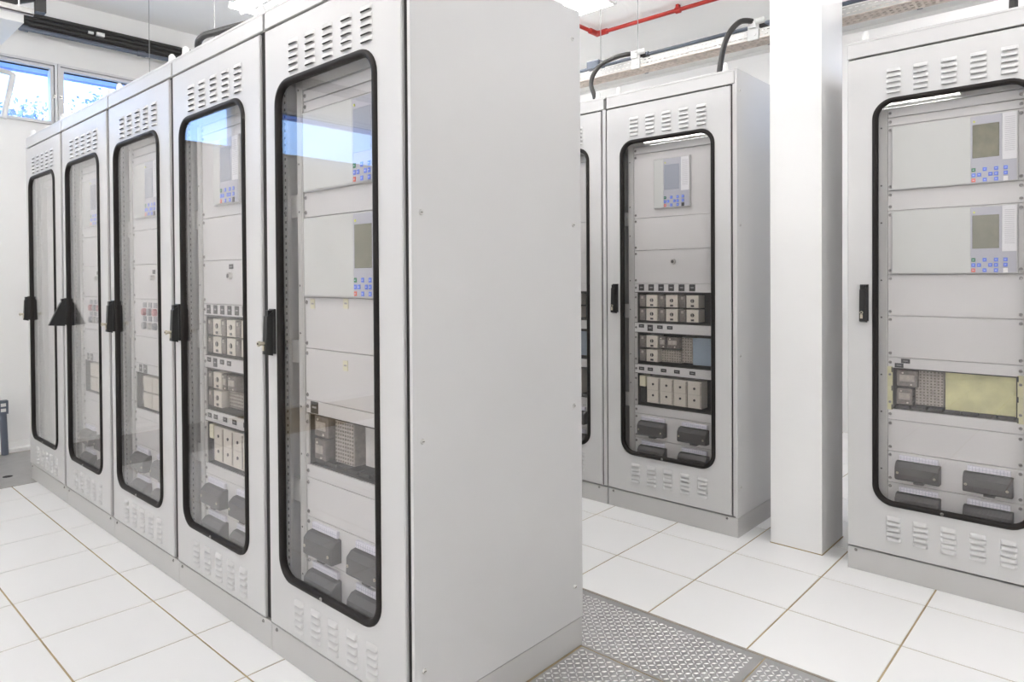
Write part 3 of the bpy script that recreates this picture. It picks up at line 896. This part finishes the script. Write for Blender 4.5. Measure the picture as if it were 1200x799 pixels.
TY, TZ, TW, TH = 3.80, 2.655, 0.135, 0.05
tr = thing('cable_tray', 'perforated white cable tray above the right cabinet row', 'cable tray', (-1.3, TY, TZ))
x0, x1 = -3.2, 4.49
def perforated_side(y0, y1):
    b = MB(); p = 0.030; n = int((x1 - x0) / p)
    b.box(x0, x1, y0, y1, 0, 0.012); b.box(x0, x1, y0, y1, 0.019, 0.036); b.box(x0, x1, y0, y1, 0.041, TH)
    for i in range(n):
        xx = x0 + i * p
        b.box(xx, xx + 0.013, y0, y1, 0.012, 0.019); b.box(xx + 0.01, xx + 0.024, y0, y1, 0.036, 0.041)
    return b
part('tray_side', perforated_side(0, 0.003), 'zinc', tr)
part('tray_side', perforated_side(TW - 0.003, TW), 'zinc', tr)
b = MB(); p = 0.030
for (ya, yb) in ((0, 0.022), (0.036, 0.058), (0.072, 0.094), (0.108, TW)): b.box(x0, x1, ya, yb, -0.002, 0.0)
for i in range(int((x1 - x0) / p)):
    xx = x0 + i * p
    for ya in (0.022, 0.058, 0.094): b.box(xx, xx + 0.014, ya, ya + 0.014, -0.002, 0.0)
part('tray_bottom', b, 'tray_bottom', tr)
b = MB()
for k in range(5): b.tube([(x0, 0.02 + k * 0.023, 0.012), (-1, 0.022 + k * 0.023, 0.013), (x1, 0.02 + k * 0.022, 0.012)], 0.010, 6)
part('cable', b, 'tray_bottom', tr)
def bracket(x):
    b = MB()
    b.box(x - 0.03, x + 0.03, -0.012, -0.002, -0.008, 0.10); b.box(x - 0.022, x + 0.022, -0.03, -0.012, 0.055, 0.10)
    b.cyl((x, -0.02, 0.085), (x + 0.055, 0.01, 0.098), 0.017, 0.017, 10)
    b.cyl((x + 0.012, -0.012, 0.02), (x + 0.012, -0.018, 0.02), 0.007, 0.007, 8)
    part('cable_gland', b, 'white_plastic', tr)
bracket(-0.28)
bracket(-1.04)
# white strip added for the bright line of light behind the tray
b = MB(); b.cbox(-3.4, 3.19, 0, 0.06, 0, 0.05, 0.004)
tag(part('bright_strip', b, 'white_plastic', None, (0, TY + 0.20, TZ - 0.01)), 'slim white strip added for the bright line behind the cable tray', 'bright_strip')
# grey conduit at the top of the back wall
gc = thing('steel_conduit', 'dark grey conduit running behind the cable tray', 'conduit', (0, 3.95, 2.757))
b = MB(); b.tube([(-3.3, 0, 0.02), (-0.5, 0, 0.02), (3.19, 0, 0.02)], 0.012, 8)
part('pipe', b, 'conduit_grey', gc, smooth=True)
for x in (-2.36, -1.55, -0.8):
    b = MB(); b.cyl((x - 0.02, 0, 0.02), (x + 0.02, 0, 0.02), 0.018); b.box(x - 0.012, x + 0.012, -0.01, 0.014, -0.10, 0.02)
    part('coupling', b, 'conduit_grey', gc)
b = MB(); b.cbox(-2.80, -2.70, -0.05, 0.03, 0.0, 0.055, 0.004)
part('junction_box', b, 'conduit_grey', gc)

def rod(x, y, z, label):
    t = thing('hanger_rod', label, 'rod', (x, y, z), 'thin hanger rods')
    b = MB(); b.cyl((0, 0, 0), (0, 0, ZC - z), 0.003, 0.003, 6)
    part('rod', b, 'rod_grey', t)
    b = MB(); b.cyl((0, 0, ZC - z - 0.02), (0, 0, ZC - z), 0.012, 0.018, 8)
    part('ceiling_anchor', b, 'steel', t)
rod(-5.687, 2.1, 2.6, 'thin hanger rod in front of the right window pane')
rod(-4.561, 2.1, 2.6, 'thin hanger rod left of the ceiling light')
rod(-2.367, 3.865, 2.66, 'thin hanger rod crossing the red pipe')
rod(-2.655, 3.865, 2.66, 'short hanger rod below the red pipe elbow')
# tray over the left row (stands behind the cabinet tops)
t2 = thing('cable_tray', 'cable tray behind the tops of the left cabinet row', 'cable tray', (-3.4, 2.05, 2.55))
b = MB(); b.box(-2.4, 2.2, 0, 0.10, 0, 0.003); b.box(-2.4, 2.2, 0, 0.003, 0, 0.05); b.box(-2.4, 2.2, 0.097, 0.10, 0, 0.05)
part('tray_body', b, 'zinc', t2)

def cable(name, pts, r, label, m='cable_black'):
    b = MB(); b.tube(catmull(pts, 8), r, 9)
    return tag(part(name, b, m, smooth=True), label, 'cable', 'black cabinet cables')
cable('cable', [(-1.715, 3.65, 2.38), (-1.708, 3.65, 2.50), (-1.672, 3.65, 2.64), (-1.630, 3.70, 2.728), (-1.590, 3.76, 2.748), (-1.555, 3.82, 2.735), (-1.50, 3.86, 2.70)], 0.0155, 'black cable arching up from the cabinet beside the column')
cable('cable', [(-2.545, 3.65, 2.38), (-2.556, 3.65, 2.48), (-2.583, 3.65, 2.585), (-2.548, 3.70, 2.69), (-2.44, 3.75, 2.737), (-2.34, 3.81, 2.745), (-2.26, 3.86, 2.70)], 0.0145, 'black cable arching from the half-hidden cabinet into the tray')
cable('cable', [(-3.70, 1.62, 2.28), (-3.70, 1.62, 2.50), (-3.69, 1.61, 2.585), (-3.63, 1.61, 2.612), (-3.52, 1.63, 2.612), (-3.30, 1.68, 2.61), (-3.05, 1.75, 2.60), (-2.85, 1.95, 2.57)], 0.0175, 'black cable bending over the top of the left cabinet row')
cable('cable', [(-0.385, 3.62, 2.38), (-0.385, 3.62, 2.50), (-0.37, 3.64, 2.66), (-0.32, 3.72, 2.74), (-0.25, 3.82, 2.72)], 0.017, 'black braided cable rising from the cabinet at the right edge')
# cable glands on the roofs are part of the cabinets' own caps

# ------------------------------------------------------------------ end wall fittings
cb = thing('cable_bundle', 'black cable bundle along the end wall above the windows', 'cables', (XW + 0.06, 0, 3.30))
for k in range(6):
    b = MB(); b.tube([(0.0 + 0.02 * (k % 2), -3.4, 0.025 + k * 0.018), (0.0 + 0.02 * (k % 2), 1.5, 0.02 + k * 0.018), (0.02 * (k % 2), 4.2, 0.03 + k * 0.018)], 0.016, 7)
    part('cable', b, 'cable_black', cb, smooth=True)
b = MB(); b.box(0.02, 0.05, 1.93, 1.99, 0.055, 0.085); b.box(0.02, 0.04, 1.87, 1.91, 0.06, 0.08)
part('cable_tie', b, 'white_plastic', cb)
cp = thing('steel_conduit', 'blue-grey conduit under the black cables on the end wall', 'conduit', (XW + 0.10, 0, 3.285))
b = MB(); b.tube([(0, 1.42, 0), (0, 2.2, 0), (0, 4.2, 0)], 0.018, 8); part('pipe', b, 'conduit_grey', cp, smooth=True)
for y in (1.42, 2.28):
    b = MB(); b.cyl((0, y - 0.03, 0), (0, y + 0.03, 0), 0.025); part('coupling', b, 'conduit_grey', cp)

b = MB(); b.cbox(-5.92, -5.318, 0.62, 1.192, 3.0, 3.06, 0.004)
hb = tag(part('hanging_box', b, 'white_plastic'), 'white hanging panel at the upper left corner', 'panel')
tb = thing('cable_tray', 'grey steel cable rail at the upper left corner', 'cable tray', (-5.0, 0.0, 2.96))
b = MB(); b.box(-0.03, 0.0, 0.4, 1.175, 0.0, 0.008); b.box(-0.03, -0.027, 0.4, 1.175, 0, 0.04); b.box(-0.003, 0.0, 0.4, 1.175, 0, 0.04)
part('rail', b, 'zinc', tb)
b = MB(); b.cyl((-0.015, 1.10, 0.0), (-0.015, 1.10, ZC - 2.96), 0.005, 0.005, 6); b.cyl((-0.015, 0.7, 0.0), (-0.015, 0.7, ZC - 2.96), 0.005, 0.005, 6)
part('hanger_rod', b, 'steel', tb)
b = MB()
for k in range(4): b.tube([(-0.2 - 0.05 * k, 0.4, 0.10 + 0.02 * k), (-0.22 - 0.05 * k, 0.85, 0.13), (-0.25 - 0.02 * k, 1.12, 0.14 + 0.02 * k), (-0.23, 1.26, 0.2)], 0.022, 7)
part('cable', b, 'cable_black', tb, smooth=True)
b = MB(); b.box(-0.26, -0.20, 1.235, 1.29, 0.10, 0.60)
part('riser', b, 'cable_black', tb)
wp = MB(); wp.tube(catmull([(-6.36, 1.10, 2.93), (-6.36, 1.28, 2.925), (-6.36, 1.345, 2.91), (-6.355, 1.34, 2.86), (-6.35, 1.29, 2.60), (-6.35, 1.285, 2.57)], 6), 0.021, 8)
tag(part('bent_pipe', wp, 'white_plastic', smooth=True), 'white bent pipe crossing the leftmost window pane', 'pipe')
ob = thing('floor_outlet', 'grey socket box on a stub pipe at the end wall', 'outlet', (-6.34, 1.25, 0))
b = MB(); b.tube([(0, 0.01, 0.0), (0, 0.0, 0.32)], 0.024, 10); part('stub_pipe', b, 'conduit_grey', ob, smooth=True)
b = MB(); b.box(-0.03, 0.03, -0.045, 0.03, 0.315, 0.415, 0); part('socket_box', b, 'conduit_grey', ob)
for z in (0.345, 0.385):
    b = MB(); b.box(0.03, 0.034, -0.018, 0.014, z - 0.012, z + 0.012); part('switch', b, 'white_plastic', ob)
